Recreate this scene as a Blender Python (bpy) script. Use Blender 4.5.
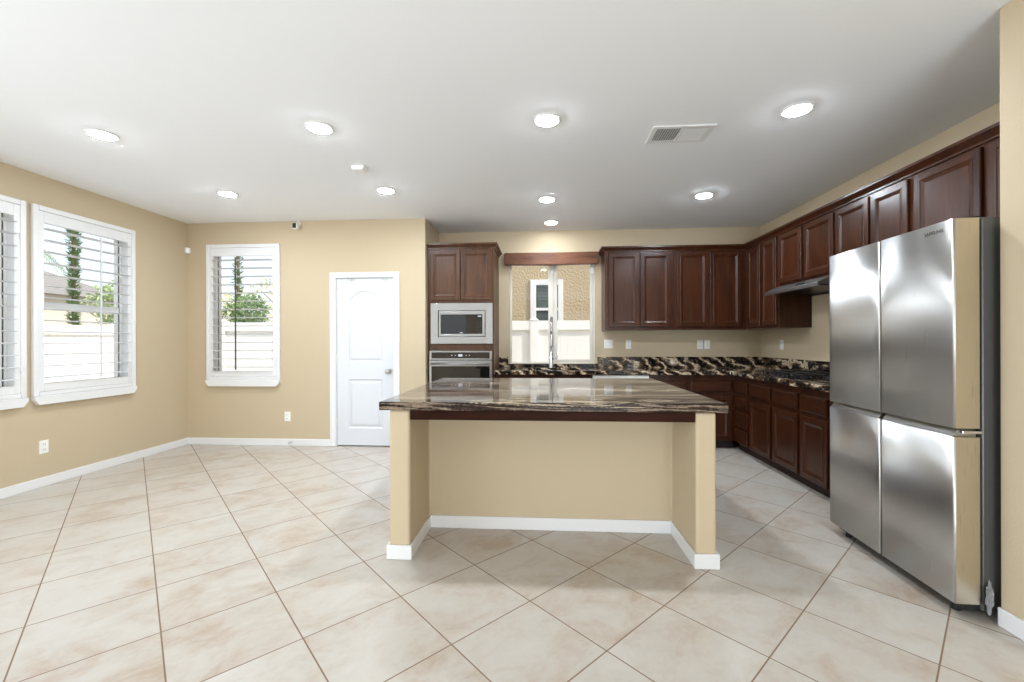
import bpy, bmesh, math, random
from mathutils import Vector, Matrix
random.seed(7)
sc = bpy.context.scene
for o in list(bpy.data.objects): bpy.data.objects.remove(o)
COL = sc.collection
R = math.radians

# ------------------------------------------------------------ camera, world, sun, exposure
F, YAW, ROLL, CAMZ = 431.21, 0.0672, -0.0029, 1.2703
cam_d = bpy.data.cameras.new('camera'); cam = bpy.data.objects.new('camera', cam_d); COL.objects.link(cam)
cam_d.sensor_width = 36; cam_d.lens = F / 1024 * 36; cam_d.clip_start = .05; cam_d.clip_end = 300
cam.location = (0, 0, CAMZ)
cam.matrix_world = Matrix.Translation((0, 0, CAMZ)) @ Matrix.Rotation(YAW, 4, 'Z') @ Matrix.Rotation(math.pi / 2, 4, 'X') @ Matrix.Rotation(ROLL, 4, 'Z')
sc.camera = cam

w = bpy.data.worlds.new('sky'); sc.world = w; w.use_nodes = True
nt = w.node_tree; bgn = nt.nodes['Background']
sky = nt.nodes.new('ShaderNodeTexSky'); sky.sky_type = 'NISHITA'; sky.sun_disc = False
sky.sun_elevation = R(48); sky.sun_rotation = R(120); sky.air_density = 1.0; sky.dust_density = 3.0
hz = nt.nodes.new('ShaderNodeMixRGB'); hz.inputs[0].default_value = .72; hz.inputs[2].default_value = (3.4, 3.65, 3.9, 1)
nt.links.new(sky.outputs[0], hz.inputs[1]); nt.links.new(hz.outputs[0], bgn.inputs[0]); bgn.inputs[1].default_value = 0.31

sd = bpy.data.lights.new('sun', 'SUN'); sd.energy = 3.0; sd.angle = R(.6); sd.color = (1, .95, .87)
so = bpy.data.objects.new('sun', sd); COL.objects.link(so)
so.rotation_euler = Vector((0.70, -0.30, 0.64)).to_track_quat('Z', 'Y').to_euler()

def area(name, loc, rot, sx, sy, power, color=(1, 1, 1), spread=180):
    l = bpy.data.lights.new(name, 'AREA'); l.shape = 'RECTANGLE'; l.size = sx; l.size_y = sy
    l.energy = power; l.color = color; l.spread = R(spread)
    o = bpy.data.objects.new(name, l); COL.objects.link(o); o.location = loc; o.rotation_euler = rot
    return o
# added fill lights, unseen, in the left wall: one level, one aimed up
FILL_COL = (.80, .90, 1.0)
area('added_left_fill', (-4.50, -.85, 1.20), (0, R(-90), 0), 2.25, 4.1, 100, FILL_COL)
area('added_left_upfill', (-4.48, -.85, .35), (0, R(-140), 0), .55, 4.1, 40, FILL_COL)
# a second added pair, out of view in the rear wall
area('added_rear_fill', (.8, -3.70, 1.15), (R(90), 0, 0), 2.2, 2.2, 14, FILL_COL)
area('added_rear_upfill', (.8, -3.68, .35), (R(136), 0, 0), 2.2, .55, 155, FILL_COL)

sc.view_settings.view_transform = 'Standard'; sc.view_settings.look = 'None'
sc.view_settings.gamma = 1; sc.view_settings.use_curve_mapping = False
sc.view_settings.exposure = 0.10
LAMP_W = 14.5
try:
    sc.cycles.use_denoising = True; sc.cycles.max_bounces = 10; sc.cycles.diffuse_bounces = 6
    sc.cycles.transparent_max_bounces = 24; sc.cycles.sample_clamp_indirect = 6; sc.cycles.caustics_reflective = False
    sc.cycles.caustics_refractive = False
except Exception: pass

# ------------------------------------------------------------ materials
def srgb(r, g, b):
    f = lambda c: (c / 255) / 12.92 if c <= 10 else (((c / 255) + .055) / 1.055) ** 2.4
    return (f(r), f(g), f(b), 1)
MATS = {}
def mat(name):
    m = bpy.data.materials.new(name); m.use_nodes = True
    b = m.node_tree.nodes['Principled BSDF']; return m, m.node_tree, b
def setp(b, **k):
    for n, v in k.items():
        n = n.replace('_', ' ')
        if n in b.inputs: b.inputs[n].default_value = v
def N(t, kind, **props):
    n = t.nodes.new(kind)
    for k, v in props.items(): setattr(n, k, v)
    return n
def simple(name, col, rough=.5, metal=0, bump=0, bscale=200, coat=0, spec=.5, emis=None, estr=0, var=0, bdist=.01):
    m, t, b = mat(name)
    setp(b, Base_Color=col, Roughness=rough, Metallic=metal, Coat_Weight=coat, Specular_IOR_Level=spec)
    if emis: setp(b, Emission_Color=emis, Emission_Strength=estr)
    tc = N(t, 'ShaderNodeTexCoord'); nz = N(t, 'ShaderNodeTexNoise'); nz.inputs['Scale'].default_value = bscale
    t.links.new(tc.outputs['Object'], nz.inputs['Vector'])
    if bump:
        bp = N(t, 'ShaderNodeBump'); bp.inputs['Strength'].default_value = bump; bp.inputs['Distance'].default_value = bdist
        t.links.new(nz.outputs['Fac'], bp.inputs['Height']); t.links.new(bp.outputs[0], b.inputs['Normal'])
    if var:
        hs = N(t, 'ShaderNodeMixRGB', blend_type='MULTIPLY'); hs.inputs['Fac'].default_value = 1; hs.inputs[1].default_value = col
        rp = N(t, 'ShaderNodeMapRange'); rp.inputs['To Min'].default_value = 1 - var; rp.inputs['To Max'].default_value = 1 + var
        nz2 = N(t, 'ShaderNodeTexNoise'); nz2.inputs['Scale'].default_value = bscale / 20; t.links.new(tc.outputs['Object'], nz2.inputs['Vector'])
        t.links.new(nz2.outputs['Fac'], rp.inputs['Value']); t.links.new(rp.outputs[0], hs.inputs[2]); t.links.new(hs.outputs[0], b.inputs['Base Color'])
    return m
def ramp(t, stops, interp='LINEAR'):
    r = N(t, 'ShaderNodeValToRGB'); r.color_ramp.interpolation = interp
    e = r.color_ramp.elements
    while len(e) < len(stops): e.new(.5)
    for i, (p, c) in enumerate(stops): e[i].position = p; e[i].color = c
    return r
def wood(name, dark, light, scale=(14, 14, 1.1), rough=.32, coat=.25):
    m, t, b = mat(name); tc = N(t, 'ShaderNodeTexCoord'); mp = N(t, 'ShaderNodeMapping')
    mp.inputs['Scale'].default_value = scale; t.links.new(tc.outputs['Object'], mp.inputs['Vector'])
    n1 = N(t, 'ShaderNodeTexNoise'); n1.inputs['Scale'].default_value = 1.6; n1.inputs['Detail'].default_value = 6; n1.inputs['Distortion'].default_value = .8
    n2 = N(t, 'ShaderNodeTexNoise'); n2.inputs['Scale'].default_value = 9; n2.inputs['Detail'].default_value = 5
    for n in (n1, n2): t.links.new(mp.outputs[0], n.inputs['Vector'])
    mx = N(t, 'ShaderNodeMixRGB'); mx.inputs[0].default_value = .35
    t.links.new(n1.outputs['Fac'], mx.inputs[1]); t.links.new(n2.outputs['Fac'], mx.inputs[2])
    rp = ramp(t, [(.32, dark), (.68, light)]); t.links.new(mx.outputs[0], rp.inputs[0]); t.links.new(rp.outputs[0], b.inputs['Base Color'])
    bp = N(t, 'ShaderNodeBump'); bp.inputs['Strength'].default_value = .05; t.links.new(n2.outputs['Fac'], bp.inputs['Height']); t.links.new(bp.outputs[0], b.inputs['Normal'])
    setp(b, Roughness=rough, Coat_Weight=coat, Coat_Roughness=.2, Specular_IOR_Level=.36); return m
def granite(name, scale, stops, warp, rough=.06, speck=.5, coat=1.0):
    m, t, b = mat(name); tc = N(t, 'ShaderNodeTexCoord'); mp = N(t, 'ShaderNodeMapping')
    mp.inputs['Scale'].default_value = scale; mp.inputs['Rotation'].default_value = (0, 0, R(4)); t.links.new(tc.outputs['Object'], mp.inputs['Vector'])
    wn = N(t, 'ShaderNodeTexNoise'); wn.inputs['Scale'].default_value = 1.1; wn.inputs['Detail'].default_value = 4; t.links.new(mp.outputs[0], wn.inputs['Vector'])
    vm = N(t, 'ShaderNodeVectorMath', operation='MULTIPLY_ADD'); vm.inputs[1].default_value = (warp, warp, warp)
    t.links.new(wn.outputs['Color'], vm.inputs[0]); t.links.new(mp.outputs[0], vm.inputs[2])
    n1 = N(t, 'ShaderNodeTexNoise'); n1.inputs['Scale'].default_value = 1.7; n1.inputs['Detail'].default_value = 8; n1.inputs['Roughness'].default_value = .62; n1.inputs['Distortion'].default_value = .5
    t.links.new(vm.outputs[0], n1.inputs['Vector'])
    n2 = N(t, 'ShaderNodeTexNoise'); n2.inputs['Scale'].default_value = 60; n2.inputs['Detail'].default_value = 3; t.links.new(tc.outputs['Object'], n2.inputs['Vector'])
    mx = N(t, 'ShaderNodeMath', operation='MULTIPLY_ADD'); mx.inputs[1].default_value = speck * .3; 
    sb = N(t, 'ShaderNodeMath', operation='SUBTRACT'); sb.inputs[1].default_value = .5; t.links.new(n2.outputs['Fac'], sb.inputs[0])
    t.links.new(sb.outputs[0], mx.inputs[0]); t.links.new(n1.outputs['Fac'], mx.inputs[2])
    rp = ramp(t, stops); t.links.new(mx.outputs[0], rp.inputs[0]); t.links.new(rp.outputs[0], b.inputs['Base Color'])
    setp(b, Roughness=rough, Coat_Weight=coat, Coat_Roughness=.02, Coat_IOR=1.5, Specular_IOR_Level=.26); return m
def steel(name, col, rough, stretch=(90, 90, 1.2), wav=0, aniso=0):
    m, t, b = mat(name); tc = N(t, 'ShaderNodeTexCoord'); mp = N(t, 'ShaderNodeMapping'); mp.inputs['Scale'].default_value = stretch
    t.links.new(tc.outputs['Object'], mp.inputs['Vector'])
    n1 = N(t, 'ShaderNodeTexNoise'); n1.inputs['Scale'].default_value = 3; n1.inputs['Detail'].default_value = 3; t.links.new(mp.outputs[0], n1.inputs['Vector'])
    mr = N(t, 'ShaderNodeMapRange'); mr.inputs['To Min'].default_value = rough * .75; mr.inputs['To Max'].default_value = rough * 1.25
    t.links.new(n1.outputs['Fac'], mr.inputs['Value']); t.links.new(mr.outputs[0], b.inputs['Roughness'])
    setp(b, Base_Color=col, Metallic=1)
    if aniso:
        setp(b, Anisotropic=aniso, Anisotropic_Rotation=.25); tg = N(t, 'ShaderNodeTangent', direction_type='RADIAL', axis='Z'); t.links.new(tg.outputs[0], b.inputs['Tangent'])
    b1 = N(t, 'ShaderNodeBump'); b1.inputs['Strength'].default_value = .008; b1.inputs['Distance'].default_value = .002; t.links.new(n1.outputs['Fac'], b1.inputs['Height'])
    if wav:
        n3 = N(t, 'ShaderNodeTexNoise'); n3.inputs['Scale'].default_value = 2.2; n3.inputs['Detail'].default_value = 0; t.links.new(tc.outputs['Object'], n3.inputs['Vector'])
        b2 = N(t, 'ShaderNodeBump'); b2.inputs['Strength'].default_value = wav; b2.inputs['Distance'].default_value = .02
        t.links.new(n3.outputs['Fac'], b2.inputs['Height']); t.links.new(b2.outputs[0], b1.inputs['Normal'])
    t.links.new(b1.outputs[0], b.inputs['Normal']); return m
def glass(name, tint=(1, 1, 1, 1), ior=1.45):
    m = bpy.data.materials.new(name); m.use_nodes = True; t = m.node_tree; t.nodes.clear()
    out = N(t, 'ShaderNodeOutputMaterial'); mx = N(t, 'ShaderNodeMixShader'); tr = N(t, 'ShaderNodeBsdfTransparent'); gl = N(t, 'ShaderNodeBsdfGlossy'); fr = N(t, 'ShaderNodeFresnel')
    tr.inputs[0].default_value = tint; gl.inputs['Roughness'].default_value = .02; fr.inputs[0].default_value = ior
    ge = N(t, 'ShaderNodeNewGeometry'); iv = N(t, 'ShaderNodeMath', operation='SUBTRACT'); iv.inputs[0].default_value = 1; t.links.new(ge.outputs['Backfacing'], iv.inputs[1])
    mu = N(t, 'ShaderNodeMath', operation='MULTIPLY'); t.links.new(fr.outputs[0], mu.inputs[0]); t.links.new(iv.outputs[0], mu.inputs[1]); t.links.new(mu.outputs[0], mx.inputs[0]); t.links.new(tr.outputs[0], mx.inputs[1]); t.links.new(gl.outputs[0], mx.inputs[2]); t.links.new(mx.outputs[0], out.inputs[0]); return m
def floor_tile():
    S, TH, A0, B0 = .4545, .7899, 1.7959, -4.3539
    m, t, b = mat('beige_stone_tile'); tc = N(t, 'ShaderNodeTexCoord'); sp = N(t, 'ShaderNodeSeparateXYZ'); t.links.new(tc.outputs['Object'], sp.inputs[0])
    def M(op, a, c, d=None):
        n = N(t, 'ShaderNodeMath', operation=op)
        for i, v in enumerate((a, c, d)):
            if v is None: continue
            if isinstance(v, (int, float)): n.inputs[i].default_value = v
            else: t.links.new(v, n.inputs[i])
        return n.outputs[0]
    ct, st = math.cos(TH) / S, math.sin(TH) / S
    X, Y = sp.outputs[0], sp.outputs[1]
    A = M('ADD', M('MULTIPLY_ADD', X, ct, M('MULTIPLY', Y, st)), A0 + 50)
    B = M('ADD', M('MULTIPLY_ADD', X, -st, M('MULTIPLY', Y, ct)), B0 + 50)
    fa, fb = M('FRACT', A, 0), M('FRACT', B, 0)
    da = M('MINIMUM', fa, M('SUBTRACT', 1, fa)); db = M('MINIMUM', fb, M('SUBTRACT', 1, fb)); d = M('MINIMUM', da, db)
    gm = N(t, 'ShaderNodeMapRange'); gm.interpolation_type = 'SMOOTHSTEP'; gm.inputs['From Min'].default_value = .0045; gm.inputs['From Max'].default_value = .0085
    t.links.new(d, gm.inputs['Value'])
    cell = N(t, 'ShaderNodeCombineXYZ'); t.links.new(M('FLOOR', A, 0), cell.inputs[0]); t.links.new(M('FLOOR', B, 0), cell.inputs[1])
    wn = N(t, 'ShaderNodeTexWhiteNoise'); wn.noise_dimensions = '3D'; t.links.new(cell.outputs[0], wn.inputs['Vector'])
    off = N(t, 'ShaderNodeVectorMath', operation='MULTIPLY_ADD'); off.inputs[1].default_value = (9, 9, 9); t.links.new(wn.outputs['Color'], off.inputs[0])
    loc = N(t, 'ShaderNodeCombineXYZ'); t.links.new(A, loc.inputs[0]); t.links.new(M('MULTIPLY', B, 1.25), loc.inputs[1]); t.links.new(loc.outputs[0], off.inputs[2])
    n1 = N(t, 'ShaderNodeTexNoise'); n1.inputs['Scale'].default_value = 1.7; n1.inputs['Detail'].default_value = 9; n1.inputs['Roughness'].default_value = .66; n1.inputs['Distortion'].default_value = .5
    t.links.new(off.outputs[0], n1.inputs['Vector'])
    n2 = N(t, 'ShaderNodeTexNoise'); n2.inputs['Scale'].default_value = 14; n2.inputs['Detail'].default_value = 6; t.links.new(off.outputs[0], n2.inputs['Vector'])
    rp = ramp(t, [(.30, srgb(173, 155, 137)), (.43, srgb(184, 173, 160)), (.54, srgb(190, 183, 173)), (.72, srgb(195, 190, 182))])
    fac = M('ADD', M('MULTIPLY_ADD', wn.outputs['Value'], .10, n1.outputs['Fac']), M('MULTIPLY_ADD', n2.outputs['Fac'], .16, -.13)); t.links.new(fac, rp.inputs[0])
    mx = N(t, 'ShaderNodeMixRGB'); mx.inputs[1].default_value = srgb(128, 104, 82); t.links.new(gm.outputs[0], mx.inputs[0]); t.links.new(rp.outputs[0], mx.inputs[2])
    t.links.new(mx.outputs[0], b.inputs['Base Color'])
    h = M('MULTIPLY_ADD', n2.outputs['Fac'], .22, gm.outputs[0]); bp = N(t, 'ShaderNodeBump'); bp.inputs['Strength'].default_value = .25; bp.inputs['Distance'].default_value = .004
    t.links.new(h, bp.inputs['Height']); t.links.new(bp.outputs[0], b.inputs['Normal'])
    rr = N(t, 'ShaderNodeMapRange'); rr.inputs['To Min'].default_value = .8; rr.inputs['To Max'].default_value = .29; t.links.new(gm.outputs[0], rr.inputs['Value']); t.links.new(rr.outputs[0], b.inputs['Roughness'])
    return m

M_WALL = simple('tan_wall_paint', srgb(196, 179, 150), .75, bump=.12, bscale=160)
M_CEIL = simple('white_ceiling_paint', (.875, .89, .91, 1), .85, bump=.10, bscale=260)
M_WHITE = simple('white_satin_paint', srgb(228, 228, 228), .4)
M_DOOR = simple('white_door_paint', srgb(212, 214, 218), .38)
M_TILE = floor_tile()
M_WOOD = wood('dark_cherry_wood', srgb(38, 16, 6), srgb(72, 36, 16), rough=.28, coat=.05)
M_WOODH = wood('dark_cherry_wood_drawer', srgb(38, 16, 6), srgb(70, 35, 15), (1.3, 14, 12), rough=.28, coat=.05)
M_WOODT = wood('cherry_wood', srgb(58, 33, 16), srgb(92, 58, 32), rough=.4, coat=.05)
M_APRON = wood('cherry_wood_baked_shade', srgb(34, 14, 6), srgb(54, 25, 13), (1.3, 14, 12), rough=.5, coat=0); setp(M_APRON.node_tree.nodes['Principled BSDF'], Specular_IOR_Level=.08)  # same cherry, darkened in colour for the shade under the slab overhang
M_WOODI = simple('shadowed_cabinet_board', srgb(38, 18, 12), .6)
M_BEAM = wood('rustic_beam_wood', srgb(74, 42, 24), srgb(128, 80, 52), (1.1, 12, 10), .5, .1)
M_GRAN = granite('brown_granite', (.45, 3.4, 8.0), [(.34, srgb(20, 16, 15)), (.43, srgb(44, 36, 32)), (.475, srgb(150, 132, 114)), (.51, srgb(60, 49, 44)), (.56, srgb(24, 20, 19)), (.60, srgb(190, 172, 148)), (.63, srgb(66, 54, 47)), (.72, srgb(22, 18, 17))], .6, coat=0, speck=.26)
def swirl_granite():
    m, t, b = mat('black_gold_granite'); tc = N(t, 'ShaderNodeTexCoord'); mp = N(t, 'ShaderNodeMapping'); mp.inputs['Scale'].default_value = (1, 1, 1.35); mp.inputs['Rotation'].default_value = (.5, .7, .4)
    t.links.new(tc.outputs['Object'], mp.inputs['Vector'])
    wv = N(t, 'ShaderNodeTexWave'); wv.inputs['Scale'].default_value = 2.3; wv.inputs['Distortion'].default_value = 11; wv.inputs['Detail'].default_value = 9; wv.inputs['Detail Scale'].default_value = 1.7; wv.inputs['Detail Roughness'].default_value = .7
    n1 = N(t, 'ShaderNodeTexNoise'); n1.inputs['Scale'].default_value = 2.4; n1.inputs['Detail'].default_value = 6; n1.inputs['Distortion'].default_value = 1.2
    n2 = N(t, 'ShaderNodeTexNoise'); n2.inputs['Scale'].default_value = 45; n2.inputs['Detail'].default_value = 3
    for n in (wv, n1, n2): t.links.new(mp.outputs[0], n.inputs['Vector'])
    gold = ramp(t, [(.0, srgb(14, 12, 13)), (.35, srgb(40, 31, 27)), (.55, srgb(92, 68, 48)), (.68, srgb(52, 38, 30)), (.80, srgb(150, 120, 84)), (.90, srgb(70, 52, 40)), (.97, srgb(208, 192, 166))]); t.links.new(wv.outputs['Fac'], gold.inputs[0])
    msk = ramp(t, [(.39, (0, 0, 0, 1)), (.50, (1, 1, 1, 1))]); t.links.new(n1.outputs['Fac'], msk.inputs[0])
    mx = N(t, 'ShaderNodeMixRGB'); mx.inputs[1].default_value = srgb(22, 20, 21); t.links.new(msk.outputs[0], mx.inputs[0]); t.links.new(gold.outputs[0], mx.inputs[2])
    sp = ramp(t, [(.62, (0, 0, 0, 1)), (.70, (1, 1, 1, 1))]); t.links.new(n2.outputs['Fac'], sp.inputs[0])
    m2 = N(t, 'ShaderNodeMixRGB'); m2.inputs[2].default_value = srgb(150, 136, 116); t.links.new(sp.outputs[0], m2.inputs[0]); t.links.new(mx.outputs[0], m2.inputs[1])
    t.links.new(m2.outputs[0], b.inputs['Base Color']); setp(b, Roughness=.08, Specular_IOR_Level=.45); return m
M_GRAND = swirl_granite()
M_STEEL = steel('brushed_stainless', (.60, .59, .57, 1), .31, wav=.05, aniso=.9)
M_STEELH = steel('brushed_stainless_trim', (.40, .40, .395, 1), .30, (1.2, 90, 90))
M_HOOD = steel('hood_steel', (.36, .36, .36, 1), .38, (1.2, 90, 90))
M_SIDE = steel('champagne_steel_edge', (.62, .56, .45, 1), .3)
M_FBODY = simple('dark_grey_fridge_body', srgb(92, 91, 88), .4, .3)
M_BLACK = simple('black_plastic', (.012, .012, .013, 1), .3)
M_BGLASS = simple('black_glass', (.008, .008, .009, 1), .04, coat=.6)
M_CHROME = simple('chrome', (.75, .75, .76, 1), .12, 1)
M_NICKEL = simple('satin_nickel', (.55, .53, .5, 1), .28, 1)
M_PLATE = simple('white_plastic', srgb(238, 237, 233), .35)
M_SLOT = simple('dark_slot', (.02, .02, .02, 1), .5)
M_LOUV = simple('white_paint_baked_shade', srgb(214, 215, 216), .45)  # casing white, greyed in the colour to give the louvers a backlit look
M_ROD = simple('dark_grey_brown', srgb(70, 66, 58), .4)  # dark grey-brown shared by the window gaskets and one tilt rod
M_VINYL = simple('white_vinyl', srgb(240, 240, 237), .45)
M_ALM = simple('almond_window_frame', srgb(214, 208, 196), .45)
M_GLASS = glass('window_glass')
M_PRINT = simple('grey_print', srgb(196, 197, 200), .4)
M_LOGO = simple('dark_logo_print', srgb(70, 66, 62), .4)
M_DISP = simple('lit_display', (.1, .1, .1, 1), .3, emis=(.75, .85, 1, 1), estr=.7)
M_STUCCO = simple('tan_stucco', srgb(186, 169, 139), .95, bump=1, bscale=20, bdist=.035)
M_GROUND = simple('concrete_ground', srgb(190, 184, 172), .9, bump=.2, bscale=30, var=.1)
M_LEAF = simple('green_leaf', srgb(164, 182, 132), .6, bscale=40, var=.35)
M_LEAFP = simple('pale_leaf', srgb(208, 210, 160), .6, bscale=40, var=.35)
M_LEAFD = simple('dark_leaf', srgb(120, 148, 96), .6, bscale=40, var=.35)
M_BARK = simple('grey_bark', srgb(120, 104, 86), .9, bump=.6, bscale=40)
M_ROOF = simple('grey_roof_tile', srgb(150, 146, 142), .9, bump=.6, bscale=20)
M_DGLASS = simple('dark_window_glass', srgb(42, 58, 58), .08)
M_BLIND = simple('grey_blind', srgb(92, 108, 104), .5)
M_FILM = simple('clear_crumpled_film', (.55, .56, .58, 1), .12, spec=.9); M_FILM.node_tree.nodes['Principled BSDF'].inputs['Transmission Weight'].default_value = .6

# ------------------------------------------------------------ mesh helpers
def bm_obj(name, bm, m, parent=None, bevel=0, seg=2, smooth=False, kind=None):
    me = bpy.data.meshes.new(name); bmesh.ops.recalc_face_normals(bm, faces=bm.faces[:]); bm.to_mesh(me); bm.free()
    o = bpy.data.objects.new(name, me); COL.objects.link(o)
    ms = m if isinstance(m, (list, tuple)) else [m]
    for x in ms: me.materials.append(x)
    if smooth:
        for p in me.polygons: p.use_smooth = True
    if bevel:
        md = o.modifiers.new('bevel', 'BEVEL'); md.width = bevel; md.segments = seg; md.limit_method = 'ANGLE'; md.angle_limit = R(40)
    if parent: o.parent = parent
    if kind: o['kind'] = kind
    return o
def B(*boxes, bm=None, mi=0):
    bm = bm or bmesh.new()
    for (x0, x1, y0, y1, z0, z1) in boxes:
        vs = [bm.verts.new((x, y, z)) for x in (x0, x1) for y in (y0, y1) for z in (z0, z1)]
        for q in ((0, 1, 3, 2), (4, 6, 7, 5), (0, 4, 5, 1), (2, 3, 7, 6), (0, 2, 6, 4), (1, 5, 7, 3)):
            f = bm.faces.new([vs[i] for i in q]); f.material_index = mi
    return bm
def cyl(bm, p0, p1, r0, r1=None, n=16, caps=True):
    r1 = r0 if r1 is None else r1; p0, p1 = Vector(p0), Vector(p1); d = (p1 - p0).normalized()
    a = d.orthogonal().normalized(); b2 = d.cross(a)
    ra = [bm.verts.new(p0 + (a * math.cos(2 * math.pi * i / n) + b2 * math.sin(2 * math.pi * i / n)) * r0) for i in range(n)]
    rb = [bm.verts.new(p1 + (a * math.cos(2 * math.pi * i / n) + b2 * math.sin(2 * math.pi * i / n)) * r1) for i in range(n)]
    for i in range(n): bm.faces.new((ra[i], ra[(i + 1) % n], rb[(i + 1) % n], rb[i]))
    if caps: bm.faces.new(ra[::-1]); bm.faces.new(rb)
    return bm
def tube(bm, pts, r, n=12):
    pts = [Vector(p) for p in pts]; rings = []; a = None
    for i, p in enumerate(pts):
        d = (pts[min(i + 1, len(pts) - 1)] - pts[max(i - 1, 0)]).normalized()
        a = d.orthogonal().normalized() if a is None else (a - d * a.dot(d)).normalized()
        b2 = d.cross(a); rr = r[i] if isinstance(r, (list, tuple)) else r
        rings.append([bm.verts.new(p + (a * math.cos(2 * math.pi * k / n) + b2 * math.sin(2 * math.pi * k / n)) * rr) for k in range(n)])
    for i in range(len(rings) - 1):
        for k in range(n): bm.faces.new((rings[i][k], rings[i][(k + 1) % n], rings[i + 1][(k + 1) % n], rings[i + 1][k]))
    bm.faces.new(rings[0][::-1]); bm.faces.new(rings[-1]); return bm
def lathe(bm, prof, c, n=32, axis='z'):
    rings = []
    for r, h in prof:
        ring = []
        for k in range(n):
            u, v = r * math.cos(2 * math.pi * k / n), r * math.sin(2 * math.pi * k / n)
            p = (c[0] + u, c[1] + v, c[2] + h) if axis == 'z' else (c[0] + u, c[1] + h, c[2] + v)
            ring.append(bm.verts.new(p))
        rings.append(ring)
    for i in range(len(rings) - 1):
        for k in range(n): bm.faces.new((rings[i][k], rings[i][(k + 1) % n], rings[i + 1][(k + 1) % n], rings[i + 1][k]))
    bm.faces.new(rings[0]); bm.faces.new(rings[-1]); return bm
def prism(bm, poly, axis, a0, a1):
    """poly: points in the two other axes, extruded along axis"""
    def P(u, v, a): return {'x': (a, u, v), 'y': (u, a, v), 'z': (u, v, a)}[axis]
    lo = [bm.verts.new(P(u, v, a0)) for u, v in poly]; hi = [bm.verts.new(P(u, v, a1)) for u, v in poly]; n = len(poly)
    for i in range(n): bm.faces.new((lo[i], lo[(i + 1) % n], hi[(i + 1) % n], hi[i]))
    bm.faces.new(lo[::-1]); bm.faces.new(hi); return bm
def slab(us, vs, solid, P, t0, t1):
    """grid of cells us x vs, kept where solid(u,v); P(u,v,t) -> point; thickness t0..t1"""
    bm = bmesh.new(); V = {}
    def g(i, j, k):
        if (i, j, k) not in V: V[i, j, k] = bm.verts.new(P(us[i], vs[j], (t0, t1)[k]))
        return V[i, j, k]
    nu, nv = len(us) - 1, len(vs) - 1
    ok = [[solid((us[i] + us[i + 1]) / 2, (vs[j] + vs[j + 1]) / 2) for j in range(nv)] for i in range(nu)]
    S = lambda i, j: 0 <= i < nu and 0 <= j < nv and ok[i][j]
    for i in range(nu):
        for j in range(nv):
            if not ok[i][j]: continue
            for k in (0, 1): bm.faces.new([g(i, j, k), g(i + 1, j, k), g(i + 1, j + 1, k), g(i, j + 1, k)])
            if not S(i - 1, j): bm.faces.new([g(i, j, 0), g(i, j + 1, 0), g(i, j + 1, 1), g(i, j, 1)])
            if not S(i + 1, j): bm.faces.new([g(i + 1, j, 0), g(i + 1, j + 1, 0), g(i + 1, j + 1, 1), g(i + 1, j, 1)])
            if not S(i, j - 1): bm.faces.new([g(i, j, 0), g(i + 1, j, 0), g(i + 1, j, 1), g(i, j, 1)])
            if not S(i, j + 1): bm.faces.new([g(i, j + 1, 0), g(i + 1, j + 1, 0), g(i + 1, j + 1, 1), g(i, j + 1, 1)])
    return bm
def panel(bm, x0, x1, z0, z1, yf, prof):
    """a door or frame front: nested rectangles. prof = [(inset, y offset from yf)], front looks to -y; last loop is capped"""
    loops = []
    for ins, dy in prof:
        loops.append([bm.verts.new((x, yf + dy, z)) for x, z in ((x0 + ins, z0 + ins), (x1 - ins, z0 + ins), (x1 - ins, z1 - ins), (x0 + ins, z1 - ins))])
    for a, b2 in zip(loops, loops[1:]):
        for k in range(4): bm.faces.new((a[k], a[(k + 1) % 4], b2[(k + 1) % 4], b2[k]))
    bm.faces.new(loops[0][::-1]); bm.faces.new(loops[-1]); return bm
DOORP = [(0, .02), (0, .004), (.004, 0), (.038, 0), (.042, -.003), (.048, -.003), (.052, .001), (.072, .009), (.076, .009)]
DRAWP = [(0, .02), (0, .005), (.006, .001), (.012, -.001), (.016, -.001)]
def thing(name, label, cat, loc=(0, 0, 0), rz=0, group=None):
    o = bpy.data.objects.new(name, None); COL.objects.link(o); o.location = loc; o.rotation_euler = (0, 0, rz); o.empty_display_size = .1
    o['label'] = label; o['category'] = cat
    if group: o['group'] = group
    return o
def tag(o, label, cat, group=None):
    o['label'] = label; o['category'] = cat
    if group: o['group'] = group
    return o
def struct_empty(name, loc, rz=0):
    o = bpy.data.objects.new(name, None); COL.objects.link(o); o.location = loc; o.rotation_euler = (0, 0, rz); o['kind'] = 'structure'; o.empty_display_size = .1; return o

XL, Y1, XJ, Y2, XR, CH = -4.383, 5.076, -1.380, 5.783, 2.836, 2.74
XN, YN, YB, T = 2.033, 2.057, -3.6, .15

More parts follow.
